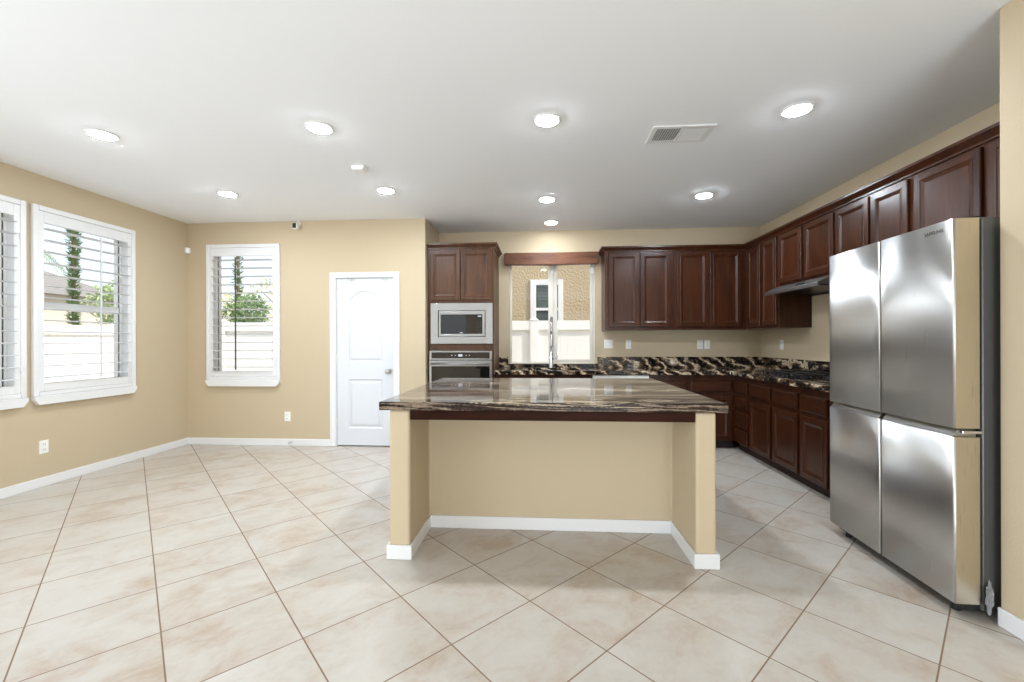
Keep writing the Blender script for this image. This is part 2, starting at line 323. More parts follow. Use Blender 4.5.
# ------------------------------------------------------------ room shell
bm_obj('floor', B((XL - T, XR + T, YB - T, Y2 + T, -.12, 0)), M_TILE, kind='structure')
bm_obj('ceiling', B((XL - T, XR + T, YB - T, Y2 + T, CH, CH + .2)), M_CEIL, kind='structure')
WIN = [(3.455, 4.295), (2.47, 3.31)]        # left wall openings (y), z .87-2.40
WZ0, WZ1 = .875, 2.375
def inr(v, a, b2): return a < v < b2
bm_obj('wall_left', slab([YB - T, -2.95, 1.25, WIN[1][0], WIN[1][1], WIN[0][0], WIN[0][1], Y1 + T], [0, WZ0, WZ1, CH],
       lambda u, v: not ((inr(v, WZ0, WZ1) and any(inr(u, *q) for q in WIN)) or (inr(u, -2.95, 1.25) and v < WZ1)), lambda u, v, t_: (t_, u, v), XL - T, XL), M_WALL, kind='structure')  # unseen floor-level opening added for the left fill lights
bm_obj('wall_back', slab([XL, -4.06, -3.22, -2.485, -1.752, XJ], [0, WZ0, 2.045, WZ1, CH],
       lambda u, v: not ((inr(u, -4.06, -3.22) and inr(v, WZ0, WZ1)) or (inr(u, -2.485, -1.752) and v < 2.045)), lambda u, v, t_: (u, t_, v), Y1, Y1 + T), M_WALL, kind='structure')
bm_obj('wall_jog', B((XJ - T, XJ, Y1 + T, Y2 + T, 0, CH)), M_WALL, kind='structure')
KW = (-.42, .722, .955, 2.36)
bm_obj('wall_kitchen', slab([XJ, KW[0], KW[1], XR + T], [0, KW[2], KW[3], CH],
       lambda u, v: not (inr(u, KW[0], KW[1]) and inr(v, KW[2], KW[3])), lambda u, v, t_: (u, t_, v), Y2, Y2 + T), M_WALL, kind='structure')
bm_obj('wall_right', B((XR, XR + T, YN - .12, Y2, 0, CH)), M_WALL, kind='structure')
bm_obj('wall_near', slab([XN, XN + .12, XR], [YB - T, YN - .12, YN], lambda u, v: u < XN + .12 or v > YN - .12, lambda u, v, t_: (u, v, t_), 0, CH), M_WALL, bevel=.006, kind='structure')
bm_obj('wall_rear', slab([XL, -4.0, -2.45, -.35, 1.95, XN], [0, .9, 2.15, 2.35, CH], lambda u, v: not ((inr(u, -4.0, -2.45) and inr(v, .9, 2.15)) or (inr(u, -.35, 1.95) and v < 2.35)), lambda u, v, t_: (u, t_, v), YB - T, YB), M_WALL, kind='structure')  # door-sized gap is added out of view for the rear fill lights
bm_obj('wall_pantry', slab([-2.75, -2.65, -1.53], [Y1 + T, 6.2, 6.3], lambda u, v: u < -2.65 or v > 6.2, lambda u, v, t_: (u, v, t_), 0, CH + .2), M_WALL, kind='structure')

# baseboards
BBH, BBT = .084, .013
def bboard(name, boxes): return bm_obj(name, B(*boxes), M_WHITE, bevel=.005, kind='structure')
bboard('baseboard_left', [(XL, XL + BBT, YB, Y1, 0, BBH)])
bboard('baseboard_back', [(XL + BBT, -2.553, Y1 - BBT, Y1, 0, BBH), (-1.684, XJ, Y1 - BBT, Y1, 0, BBH)])
bboard('baseboard_near', [(XN - BBT, XN, YB, YN + .001, 0, BBH)])

# ------------------------------------------------------------ windows and shutters
def frame_boxes(x0, x1, z0, z1, w_, y0, y1):
    return [(x0, x0 + w_, y0, y1, z0, z1), (x1 - w_, x1, y0, y1, z0, z1), (x0 + w_, x1 - w_, y0, y1, z0, z0 + w_), (x0 + w_, x1 - w_, y0, y1, z1 - w_, z1)]
def wall_window(n, loc, rz, W, rail):
    r = struct_empty('window_%d' % n, loc, rz); h = WZ1 - WZ0
    bm_obj('frame', B(*frame_boxes(-W / 2, W / 2, 0, h, .024, .055, .13)), M_VINYL, r, bevel=.003)
    bm_obj('reveal', B(*frame_boxes(-W / 2 + .0005, W / 2 - .0005, .0005, h - .0005, .010, .0015, .0545)), M_WHITE, r)
    bm_obj('gasket', B(*frame_boxes(-W / 2 + .0245, W / 2 - .0245, .0245, h - .0245, .006, .068, .0735)), M_ROD, r)
    if rail:
        bm_obj('meeting_rail', B((-W / 2 + .033, W / 2 - .033, .060, .105, .69, .76)), M_VINYL, r, bevel=.004)
        bm_obj('pane', B((-W / 2 + .033, W / 2 - .033, .076, .080, .033, .69)), M_GLASS, r)
        bm_obj('pane', B((-W / 2 + .033, W / 2 - .033, .082, .086, .76, h - .033)), M_GLASS, r)
    else: bm_obj('pane', B((-W / 2 + .033, W / 2 - .033, .078, .082, .033, h - .033)), M_GLASS, r)
    return r
def shutter(loc, rz, label, rod_x, rod_m):
    """plantation shutter 0.95 wide, outer casing z .80-2.483 with a sill below; local z=0 at .721"""
    t_ = thing('plantation_shutter', label, 'shutter', loc, rz, 'plantation shutters on the windows'); H0 = .078; H1 = 2.468 - .725
    bm_obj('casing', B(*[(a, b2, -.032, -.001, c + H0 * (1 if c == 0 else 0), d) for a, b2, _, _, c, d in frame_boxes(-.47, .47, 0, H1, .042, 0, 0)][:2],
                       (-.428, .428, -.032, -.001, H0, H0 + .035), (-.428, .428, -.032, -.001, H1 - .045, H1)), M_WHITE, t_, bevel=.006)
    bm_obj('sill', prism(bmesh.new(), [(-.471, H0 - .001), (-.471, .045), (-.436, 0), (.436, 0), (.471, .045), (.471, H0 - .001)], 'y', -.046, -.001), M_WHITE, t_, bevel=.004)
    x0, x1, z0, z1 = -.385, .385, .185, H1 - .145
    bm_obj('stile', B((-.427, x0, -.026, -.004, H0 + .037, H1 - .047)), M_WHITE, t_, bevel=.003)
    bm_obj('stile', B((x1, .427, -.026, -.004, H0 + .037, H1 - .047)), M_WHITE, t_, bevel=.003)
    bm_obj('rail', B((x0, x1, -.026, -.004, H0 + .037, z0)), M_WHITE, t_, bevel=.003)
    bm_obj('rail', B((x0, x1, -.026, -.004, z1, H1 - .047)), M_WHITE, t_, bevel=.003)
    bm = bmesh.new(); n = 14; step = (z1 - z0) / n
    for i in range(n):
        zc = z0 + step * (i + .5); half, th = .048, .0055
        prof = [(-.021 + half * math.cos(a), zc + th * math.sin(a)) for a in [2 * math.pi * k / 12 for k in range(12)]]
        prism(bm, prof, 'x', x0 + .003, x1 - .003)
    bm_obj('louvers', bm, M_LOUV, t_)
    bm_obj('tilt_rod', B((rod_x - .007, rod_x + .007, -.083, -.071, z0 + .02, z1 - .03)), rod_m, t_, bevel=.003)
    for hz in (.33, H1 - .3): bm_obj('hinge', B((.420, .434, -.0365, -.0325, hz - .03, hz + .03)), M_WHITE, t_, bevel=.002)
    return t_
wall_window(1, (XL, (WIN[0][0] + WIN[0][1]) / 2, WZ0), R(90), WIN[0][1] - WIN[0][0], True)
wall_window(2, (XL, (WIN[1][0] + WIN[1][1]) / 2, WZ0), R(90), WIN[1][1] - WIN[1][0], True)
wall_window(3, (-3.64, Y1, WZ0), 0, .84, False)
shutter((XL, 3.893, .725), R(90), 'white plantation shutter fully in view on the left wall, with a pale tilt rod', .06, M_LOUV)
shutter((XL, 2.905, .725), R(90), 'white plantation shutter cut off by the left edge of the photo', .06, M_LOUV)
shutter((-3.646, Y1, .725), 0, 'white plantation shutter on the wall beside the white door, its tilt rod dark', -.055, M_ROD)

# kitchen slider window
kx0, kx1, kz0, kz1 = KW
r = struct_empty('window_4', (0, Y2, 0))
bm_obj('frame', B(*frame_boxes(kx0, kx1, kz0, kz1, .026, .05, .12)), M_ALM, r, bevel=.003)
bm_obj('sash_stile', B((.100, .165, .06, .085, kz0 + .03, kz1 - .03)), M_ALM, r, bevel=.004)
bm_obj('sash_stile', B((.155, .222, .088, .112, kz0 + .03, kz1 - .03)), M_ALM, r, bevel=.004)
bm_obj('sash_rail', B((.165, kx1 - .03, .06, .085, kz0 + .03, kz0 + .065), (.165, kx1 - .03, .06, .085, kz1 - .06, kz1 - .03), (kx1 - .065, kx1 - .03, .06, .085, kz0 + .065, kz1 - .06)), M_ALM, r, bevel=.003)
bm_obj('pane', B((kx0 + .03, .155, .098, .102, kz0 + .03, kz1 - .03)), M_GLASS, r)
bm_obj('pane', B((.165, kx1 - .065, .070, .074, kz0 + .065, kz1 - .06)), M_GLASS, r)
bm_obj('latch', B((kx1 - .062, kx1 - .018, .035, .05, 2.17, 2.25)), M_PLATE, r, bevel=.005)

bm = prism(bmesh.new(), [(-.487, 2.295), (-.475, 2.283), (-.2, 2.276), (.15, 2.272), (.5, 2.277), (.745, 2.281), (.757, 2.295), (.757, 2.425), (.745, 2.437), (.3, 2.434), (-.475, 2.437), (-.487, 2.425)], 'y', 5.685, Y2 - .001)
tag(bm_obj('wood_beam', bm, M_BEAM, bevel=.008), 'rustic brown wooden beam mounted over the kitchen window', 'beam')

# ------------------------------------------------------------ white door with arched panel
d = struct_empty('door_1', (-2.1185, Y1, 0))
cw = .075
bm_obj('casing', B((-.435, -.361, -.018, -.0005, 0, 2.106), (.353, .427, -.018, -.0005, 0, 2.106), (-.361, .353, -.018, -.0005, 2.04, 2.106)), M_WHITE, d, bevel=.006)
bm_obj('jamb', B((-.3665, -.358, 0, T, 0, 2.045), (.352, .3665, 0, T, 0, 2.045), (-.358, .352, 0, T, 2.036, 2.045)), M_WHITE, d)
bm = bmesh.new(); px0, px1 = -.356, .350
pa, pb, arch_s, arch_t = -.214, .206, 1.76, 1.885
pz = [(.218, .812), (1.02, None)]
def arch_loop(ins, y):
    xa, xb = pa + ins, pb - ins; zb = 1.02 + ins; pts = [(xa, zb), (xb, zb)]
    for k in range(17):
        u = 1 - 2 * k / 16; x = (xa + xb) / 2 + u * (xb - xa) / 2
        s = min(1, abs(u)); z = arch_t - ins - (arch_t - arch_s) * (s ** 2.2)
        pts.append((x, z))
    return [bm.verts.new((x, y, z)) for x, z in pts]
yf = .012
PR = [(0, 0), (.012, .010), (.024, .010), (.046, .002)]
lo = [arch_loop(i, yf + dy) for i, dy in PR]
for a, b2 in zip(lo, lo[1:]):
    for k in range(len(a)): bm.faces.new((a[k], a[(k + 1) % len(a)], b2[(k + 1) % len(a)], b2[k]))
bm.faces.new(lo[-1])
lp = [[bm.verts.new((x, yf + dy, z)) for x, z in ((pa + i, .218 + i), (pb - i, .218 + i), (pb - i, .812 - i), (pa + i, .812 - i))] for i, dy in PR]
for a, b2 in zip(lp, lp[1:]):
    for k in range(4): bm.faces.new((a[k], a[(k + 1) % 4], b2[(k + 1) % 4], b2[k]))
bm.faces.new(lp[-1])
V = lambda x, z: bm.verts.new((x, yf, z))
c00, c10, c11, c01 = V(px0, .012), V(px1, .012), V(px1, 2.034), V(px0, 2.034)
L0, L1, L2, L3 = lp[0]; A = lo[0]
m0, m1 = V(px0, .915), V(px1, .915)
bm.faces.new((c00, c10, L1, L0)); bm.faces.new((c10, m1, L2, L1)); bm.faces.new((m1, m0, L3, L2)); bm.faces.new((m0, c00, L0, L3))
bm.faces.new((m0, m1, A[1], A[0])); bm.faces.new((m1, c11, A[2], A[1])); bm.faces.new((c01, m0, A[0], A[-1]))
arc = A[2:]
top = [c11] + [V((px1 + (px0 - px1) * k / 16), 2.034) for k in range(1, 16)] + [c01]
for k in range(16): bm.faces.new((arc[k], top[k], top[k + 1], arc[k + 1]))
bm_obj('door_slab', bm, M_DOOR, d)
bm_obj('door_core', B((px0, px1, .03, .048, .012, 2.034)), M_DOOR, d)
k_ = bm_obj('door_knob', lathe(bmesh.new(), [(.031, .012), (.031, .005), (.012, .0), (.011, -.025), (.024, -.034), (.029, -.048), (.024, -.060), (.008, -.065)], (.292, 0, .908), 24, 'y'), M_NICKEL, d, smooth=True)
bm_obj('strike_plate', B((.3505, .3535, .004, .0115, .87, .95)), M_NICKEL, d)
for hz in (.25, 1.02, 1.8): bm_obj('hinge', B((-.3585, -.3545, .001, .0115, hz, hz + .09)), M_PLATE, d)
for i, (hx, lb) in enumerate(((-2.296, 'small white over-door hook at the top left of the white door'), (-1.879, 'small white over-door hook at the top right of the white door'))):
    h = tag(bm_obj('door_hook', B((hx - .045, hx + .045, Y1 + .004, Y1 + .0115, 2.006, 2.028), (hx - .008, hx + .008, Y1 - .006, Y1 + .004, 1.995, 2.028)), M_PRINT, bevel=.002), lb, 'hook', 'over-door hooks')

# ------------------------------------------------------------ cabinets
def cab_box(t_, W, D, z0, z1, m, open_back=False, gap=None):
    bm_obj('carcass', B((0, W, 0, D, z0, z1)), m, t_, bevel=.003)
def cdoor(t_, x0, x1, z0, z1, m=None, yf=-.021): bm_obj('door', panel(bmesh.new(), x0, x1, z0, z1, yf, DOORP), m or M_WOOD, t_)
def cdrawer(t_, x0, x1, z0, z1, m=None, yf=-.021): bm_obj('drawer', panel(bmesh.new(), x0, x1, z0, z1, yf, DRAWP), m or M_WOODH, t_)
RZ = R(-90)
G_UP = 'dark cherry wall cabinets'; G_LO = 'dark cherry base cabinets'
UZ0, UZ1 = 1.405, 2.385
# back wall uppers (local x = world x - x0, front at Y 5.463)
t = thing('wall_cabinet', 'dark cherry two-door wall cabinet right of the kitchen window', 'cabinet', (.800, 5.463, 0), 0, G_UP)
cab_box(t, .842, Y2 - 5.463 - .001, UZ0, UZ1, M_WOOD); cdoor(t, .045, .414, 1.44, 2.362); cdoor(t, .434, .803, 1.44, 2.362)
t = thing('wall_cabinet', 'dark cherry two-door wall cabinet on the window wall, next to the room corner', 'cabinet', (1.644, 5.463, 0), 0, G_UP)
cab_box(t, 1.19, Y2 - 5.463 - .001, UZ0, UZ1, M_WOOD); cdoor(t, .034, .409, 1.44, 2.362); cdoor(t, .430, .805, 1.44, 2.362)
FX = 2.503
def rcab(ya, yb, z0, z1, label): 
    t_ = thing('wall_cabinet', label, 'cabinet', (FX, ya, 0), RZ, G_UP); cab_box(t_, ya - yb, XR - FX - .001, z0, z1, M_WOOD); return t_
t = rcab(5.461, 4.722, UZ0, UZ1, 'dark cherry corner wall cabinet with two narrow tall doors left of the range hood')
cdoor(t, .09, .372, 1.437, 2.362); cdoor(t, .422, .712, 1.437, 2.362)
t = rcab(4.720, 3.842, 1.832, UZ1, 'short two-door dark cherry cabinet directly above the range hood')
cdoor(t, .035, .418, 1.858, 2.362); cdoor(t, .458, .868, 1.858, 2.362)
t = rcab(3.840, 3.085, 1.832, UZ1, 'short two-door dark cherry cabinet between the hood cabinet and the fridge-top cabinet')
cdoor(t, .018, .383, 1.858, 2.362); cdoor(t, .410, .738, 1.858, 2.362)
t = rcab(3.083, 2.17, 1.865, UZ1, 'wide-door dark cherry cabinet above the refrigerator')
cdoor(t, .035, .468, 1.89, 2.362); cdoor(t, .512, .895, 1.89, 2.362)
# crown mouldings
def crown_prof(s=1): return [(0, 0), (-.012, 0), (-.012, .012), (-.030, .030), (-.046, .044), (-.046, .062), (0, .062)]
cp = crown_prof()
bm = bmesh.new(); path_in = [(.80, Y2 - .002), (.80, 5.463), (FX, 5.463), (FX, 2.17)]
rings = []
for i, (x, y) in enumerate(path_in):
    ring = []
    for dd, dz in cp:
        if i == 0: p = (x + dd, y)
        elif i == 1: p = (x + dd, y + dd)
        elif i == 2: p = (x + dd, y + dd)
        else: p = (x + dd, y)
        ring.append(bm.verts.new((p[0], p[1], UZ1 - .006 + dz)))
    rings.append(ring)
for a, b2 in zip(rings, rings[1:]):
    for k in range(len(cp)): bm.faces.new((a[k], a[(k + 1) % len(cp)], b2[(k + 1) % len(cp)], b2[k]))
bm.faces.new(rings[0]); bm.faces.new(rings[-1])
# keep it outside the boxes: sits in front of and on top of them
tag(bm_obj('crown_molding', bm, M_WOOD), 'dark cherry crown molding running along the top of the wall cabinets', 'molding')

# base cabinets
BZ0, BZ1 = .10, .868
FYB, FXB = 5.190, 2.247
def base(loc, rz, W, D, label, hollow=False):
    t_ = thing('base_cabinet', label, 'cabinet', loc, rz, G_LO)
    if hollow: bm_obj('carcass', B((0, W, 0, .018, BZ0, BZ1), (0, .018, .018, D, BZ0, BZ1), (W - .018, W, .018, D, BZ0, BZ1), (.018, W - .018, .018, D, BZ0, BZ0 + .018)), M_WOOD, t_)
    else: cab_box(t_, W, D, BZ0, BZ1, M_WOOD)
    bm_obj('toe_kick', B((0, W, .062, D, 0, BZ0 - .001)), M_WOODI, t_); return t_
DB = Y2 - FYB - .002
t = base((-.560, FYB, 0), 0, 1.163, DB, 'dark cherry sink base cabinet under the kitchen window', True)
for a in (.03, .60): cdoor(t, a, a + .535, .105, .62); cdrawer(t, a, a + .535, .675, .80)
t = base((1.272, FYB, 0), 0, .445, DB, 'dark cherry base cabinet with drawer right of the dishwasher')
cdrawer(t, .02, .425, .672, .805); cdoor(t, .02, .425, .11, .625)
t = base((1.719, FYB, 0), 0, .526, DB, 'dark cherry base cabinet with drawer at the inside corner, facing the island')
cdrawer(t, .03, .485, .672, .805); cdoor(t, .03, .485, .11, .625)
DR = XR - FXB - .002
t = base((FXB, 5.188, 0), RZ, .370, DR, 'dark cherry base unit with a stack of four drawers on the right-hand wall')
for z0, z1 in ((.675, .802), (.507, .624), (.290, .461), (.106, .259)): cdrawer(t, .02, .344, z0, z1)
t = base((FXB, 4.816, 0), RZ, .912, DR, 'dark cherry two-door base cabinet below the cooktop')
for a, b2 in ((.028, .440), (.484, .892)): cdrawer(t, a, b2, .668, .805); cdoor(t, a, b2, .104, .622)
t = base((FXB, 3.902, 0), RZ, .83, DR, 'dark cherry base cabinet half hidden by the refrigerator')
for a, b2 in ((.018, .37), (.41, .80)): cdrawer(t, a, b2, .665, .805); cdoor(t, a, b2, .10, .625)

# dishwasher
t = thing('dishwasher', 'dishwasher with a pale control edge beside the sink cabinet', 'dishwasher', (.607, FYB, 0))
bm_obj('tub', B((0, .661, .01, DB, .10, .863)), M_FBODY, t)
bm_obj('door', panel(bmesh.new(), .003, .658, .115, .80, -.025, [(0, .03), (0, .004), (.004, 0), (.02, 0)]), M_STEELH, t)
bm_obj('control_panel', B((.003, .658, -.03, .008, .803, .862)), M_PLATE, t, bevel=.005)
bm_obj('handle', tube(bmesh.new(), [(.06, -.026, .77), (.06, -.06, .77), (.60, -.06, .77), (.60, -.026, .77)], .009), M_STEELH, t, smooth=True)
bm_obj('toe_kick', B((0, .661, .06, DB, 0, .099)), M_BLACK, t)

# L-shaped worktop with sink cut-out
WY, WX = 5.135, 2.185
us = [-.560, -.235, .535, WX, XR - .001]; vs = [3.068, WY, 5.245, 5.655, Y2 - .001]
bm = slab(us, vs, lambda u, v: (v > WY or u > WX) and not (inr(u, -.235, .535) and inr(v, 5.245, 5.655)), lambda u, v, t_: (u, v, t_), .869, .916)
tag(bm_obj('granite_worktop', bm, M_GRAND, bevel=.008, seg=3), 'L-shaped black and gold granite worktop along the two kitchen walls', 'worktop')
SPZ = 1.058
bm = B((-.560, -.44, Y2 - .021, Y2 - .001, .917, SPZ), (-.44, .745, Y2 - .021, Y2 - .001, .917, .965), (.745, XR - .022, Y2 - .021, Y2 - .001, .917, SPZ), (XR - .021, XR - .001, 3.068, Y2 - .001, .917, SPZ))
tag(bm_obj('granite_backsplash', bm, M_GRAND, bevel=.003), 'low granite backsplash along the kitchen walls, behind the worktop', 'backsplash')
# sink
bm = bmesh.new(); panel(bm, -.25, .55, 5.23, 5.67, 0, [(0, 0), (.015, 0), (.03, .02), (.04, .19), (.09, .205)])
for v in bm.verts: v.co = Vector((v.co.x, v.co.z, .868 - v.co.y))
bmesh.ops.delete(bm, geom=[f for f in bm.faces if len(f.verts) == 4 and all(abs(v.co.z - .868) < 1e-5 for v in f.verts) and f.calc_area() > .2], context='FACES_ONLY')
tag(bm_obj('kitchen_sink', bm, M_STEELH), 'undermount stainless sink in the worktop below the window', 'sink')
# faucet
fx, fy, fz = .133, 5.700, .916
t = thing('kitchen_faucet', 'tall chrome spring faucet standing behind the sink at the window', 'faucet', (fx, fy, fz))
bm_obj('base', lathe(bmesh.new(), [(.032, 0), (.032, .008), (.025, .014), (.025, .20), (.020, .215)], (0, 0, 0), 24), M_CHROME, t, smooth=True)
arc = [(0, 0, .21), (0, 0, .45)] + [(0, -.13 + .13 * math.cos(a), .50 + .15 * math.sin(a)) for a in [math.pi * k / 12 for k in range(13)]] + [(0, -.26, .44)]
bm_obj('hose', tube(bmesh.new(), arc, .013), M_CHROME, t, smooth=True)
bm = bmesh.new(); sp = []
dense = []
for a, b2 in zip(arc[1:], arc[2:]):
    for k in range(10): dense.append(Vector(a).lerp(Vector(b2), k / 10))
for i, p in enumerate(dense):
    dirv = (dense[min(i + 1, len(dense) - 1)] - dense[max(0, i - 1)]).normalized(); a = Vector((1, 0, 0)); b2 = dirv.cross(a); an = i * 1.15
    sp.append(p + (a * math.cos(an) + b2 * math.sin(an)) * .017)
bm_obj('spring', tube(bm, sp, .003, 5), M_CHROME, t, smooth=True)
bm_obj('spray_head', lathe(bmesh.new(), [(.010, 0), (.017, -.01), (.017, -.11), (.022, -.13), (.022, -.16), (.014, -.165)], (0, -.26, .44), 20), M_NICKEL, t, smooth=True)
bm_obj('holder_arm', tube(bmesh.new(), [(0, 0, .27), (0, -.12, .30), (0, -.236, .34)], .006), M_CHROME, t, smooth=True)
lv = bm_obj('lever', tube(bmesh.new(), [(.015, 0, .12), (.075, 0, .125), (.082, 0, .135), (.084, 0, .21)], [.011, .009, .006, .005]), M_CHROME, t, smooth=True)

# cooktop
t = thing('gas_cooktop', 'black gas cooktop set in the worktop under the range hood', 'cooktop', (2.29, 4.74, .917), RZ)
bm_obj('glass_top', B((0, .76, 0, .47, 0, .006)), M_BGLASS, t, bevel=.003)
for gx in (.02, .265, .51):
    bm = bmesh.new()
    for a in (gx, gx + .22): B((a, a + .012, .04, .43, .034, .046), bm=bm)
    for yy in (.04, .225, .418): B((gx + .012, gx + .22, yy, yy + .012, .034, .046), bm=bm)
    for a in (gx, gx + .22):
        for yy in (.04, .418): B((a, a + .012, yy, yy + .012, .0065, .034), bm=bm)
    bm_obj('grate', bm, M_BLACK, t, bevel=.002)
for bx, by in ((.13, .13), (.13, .33), (.375, .23), (.62, .13), (.62, .33)):
    bm_obj('burner', lathe(bmesh.new(), [(.045, .0062), (.045, .016), (.036, .02), (.036, .028), (.01, .03)], (bx, by, 0), 24), M_BLACK, t, smooth=False)
for kx in (.23, .30, .375, .45, .52): bm_obj('knob', lathe(bmesh.new(), [(.016, .0062), (.015, .026), (.012, .028)], (kx, .022, 0), 16), M_BLACK, t)

# range hood
t = thing('range_hood', 'stainless under-cabinet range hood with black buttons above the cooktop', 'hood', (XR - .001, 4.716, 0), RZ)
HW = .868
bm_obj('canopy', prism(bmesh.new(), [(0, 1.830), (-.35, 1.830), (-.355, 1.826), (-.472, 1.772), (-.478, 1.764), (-.478, 1.738), (-.47, 1.735), (-.45, 1.752), (-.03, 1.752), (-.015, 1.735), (0, 1.735)], 'x', 0, HW), M_HOOD, t)
for hx in (.545, .61): bm_obj('button', cyl(bmesh.new(), (hx, -.452, 1.7805), (hx, -.457, 1.7915), .02), M_BLACK, t)
bm_obj('filter', B((.03, .425, -.44, -.04, 1.742, 1.7515)), M_BLACK, t); bm_obj('filter', B((.44, .84, -.44, -.04, 1.742, 1.7515)), M_BLACK, t)
bm_obj('grease_channel', B((.0, HW, -.0285, -.0005, 1.728, 1.7345)), M_BLACK, t)

# ------------------------------------------------------------ oven tower
TX, TY, TW = -1.372, 5.170, .806
t = thing('oven_tower', 'tall cherry cabinet tower holding the microwave and wall oven', 'cabinet', (TX, TY, 0)); TD = Y2 - TY - .002
us = [0, .025, .793, TW - 0.0]; 
bm_obj('carcass', slab([0, .034, .775, TW], [.10, .47, 1.160, 1.237, 1.731, 2.40], lambda u, v: not (inr(u, .034, .775) and (inr(v, .47, 1.16) or inr(v, 1.237, 1.731))), lambda u, v, y: (u, y, v), 0, .03), M_WOODT, t, bevel=.002)
bm_obj('side_panel', B((0, .018, .031, TD, .10, 2.40), (TW - .018, TW, .031, TD, .10, 2.40), (.019, TW - .019, TD - .012, TD, .10, 2.40), (.019, TW - .019, .031, TD - .013, 2.38, 2.40)), M_WOODT, t)
cdoor(t, .037, .399, 1.768, 2.368, M_WOODT); cdoor(t, .407, .782, 1.768, 2.368, M_WOODT)
cdrawer(t, .037, .782, .13, .44, M_WOODT)
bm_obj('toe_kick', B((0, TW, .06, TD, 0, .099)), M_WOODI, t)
bm = bmesh.new(); rings = []
for i, (x, y) in enumerate([(0, 0), (TW, 0), (TW, TD)]):
    rings.append([bm.verts.new((x - (dd if i > 0 else 0), y + (dd if i < 2 else 0), 2.392 + dz * .95)) for dd, dz in cp])
for a, b2 in zip(rings, rings[1:]):
    for k in range(len(cp)): bm.faces.new((a[k], a[(k + 1) % len(cp)], b2[(k + 1) % len(cp)], b2[k]))
bm.faces.new(rings[0]); bm.faces.new(rings[-1]); bm_obj('crown', bm, M_WOODT, t)

t = thing('microwave_oven', 'built-in stainless microwave in the cherry tower above the wall oven', 'microwave', (TX, TY, 0))
def fr(bm, x0, x1, z0, z1, i0, i1, j0, j1, y0, y1):
    return B((x0, i0, y0, y1, z0, z1), (i1, x1, y0, y1, z0, z1), (i0, i1, y0, y1, z0, j0), (i0, i1, y0, y1, j1, z1), bm=bm)
bm_obj('trim_kit', fr(bmesh.new(), .037, .793, 1.239, 1.729, .128, .706, 1.322, 1.642, -.022, -.002), M_STEELH, t, bevel=.002)
bm_obj('body', B((.132, .702, .03, .42, 1.325, 1.64)), M_BLACK, t)
bm_obj('door', fr(bmesh.new(), .136, .698, 1.328, 1.638, .160, .669, 1.357, 1.592, -.018, .028), M_STEELH, t, bevel=.003)
bm_obj('window', B((.1605, .5095, -.008, .028, 1.3575, 1.5915)), M_BGLASS, t)
bm_obj('control_panel', B((.5105, .6685, -.010, .028, 1.3575, 1.5915)), M_BGLASS, t)
bm_obj('display', B((.612, .655, -.0115, -.0102, 1.563, 1.577)), M_DISP, t)
bm = bmesh.new()
for i in range(3):
    for j in range(5): B((.612 + i * .016, .622 + i * .016, -.0112, -.0102, 1.40 + j * .027, 1.408 + j * .027), bm=bm)
bm_obj('keypad', bm, M_SLOT, t)
bm_obj('logo', B((.392, .428, -.0092, -.0082, 1.367, 1.377)), M_PRINT, t)

t = thing('wall_oven', 'stainless wall oven with black control strip below the microwave', 'oven', (TX, TY, 0))
bm_obj('body', B((.04, .77, .0, .56, .475, 1.150)), M_BLACK, t)
bm_obj('control_frame', fr(bmesh.new(), .020, .784, 1.046, 1.152, .048, .757, 1.061, 1.135, -.024, -.0005), M_STEELH, t, bevel=.002)
bm_obj('control_panel', B((.0485, .7565, -.020, -.001, 1.0615, 1.1345)), M_BGLASS, t)
bm_obj('display', B((.375, .425, -.0215, -.0202, 1.085, 1.112)), M_DISP, t)
for xx in (.29, .335, .465, .505): bm_obj('touch_key', B((xx, xx + .012, -.0212, -.0202, 1.094, 1.104)), M_PRINT, t)
bm_obj('door_frame', fr(bmesh.new(), .020, .784, .478, 1.036, .048, .757, .52, .968, -.028, -.0005), M_STEELH, t, bevel=.002)
bm_obj('door_glass', B((.0485, .7565, -.024, -.001, .5205, .9675)), M_BGLASS, t)
bm = tube(bmesh.new(), [(.05, -.07, 1.0), (.40, -.07, 1.0), (.755, -.07, 1.0)], .013)
for xx in (.08, .72): cyl(bm, (xx, -.0285, 1.0), (xx, -.062, 1.0), .008)
bm_obj('handle', bm, M_STEELH, t, smooth=True)

# ------------------------------------------------------------ island
t = thing('kitchen_island', 'tan kitchen island with a kneehole between two plastered columns', 'island', (0, 0, 0))
IF, IN = 2.468, 2.907
IB = 4.035; ITOP = .871
cx = (-.889, -.766, .860, .972)
bm = slab([cx[0], cx[1], cx[2], cx[3]], [IF, IN, 3.02], lambda u, v: v > IN or u < cx[1] or u > cx[2], lambda u, v, z: (u, v, z), 0, ITOP - .002)
bm_obj('half_wall', bm, M_WALL, t, bevel=.016, seg=3)
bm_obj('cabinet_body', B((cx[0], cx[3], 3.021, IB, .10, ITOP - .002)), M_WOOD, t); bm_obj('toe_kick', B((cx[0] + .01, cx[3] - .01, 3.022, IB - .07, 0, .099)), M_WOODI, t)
for a in (-.87, -.41, .06, .52):
    bb = panel(bmesh.new(), -a - .43, -a, .12, .85, -IB - .021, DOORP)
    for v in bb.verts: v.co = Vector((-v.co.x, -v.co.y, v.co.z))
    bm_obj('door', bb, M_WOOD, t)
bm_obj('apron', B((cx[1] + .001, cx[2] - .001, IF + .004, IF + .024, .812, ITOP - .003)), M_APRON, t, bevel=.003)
b_ = BBT
bm = bmesh.new()
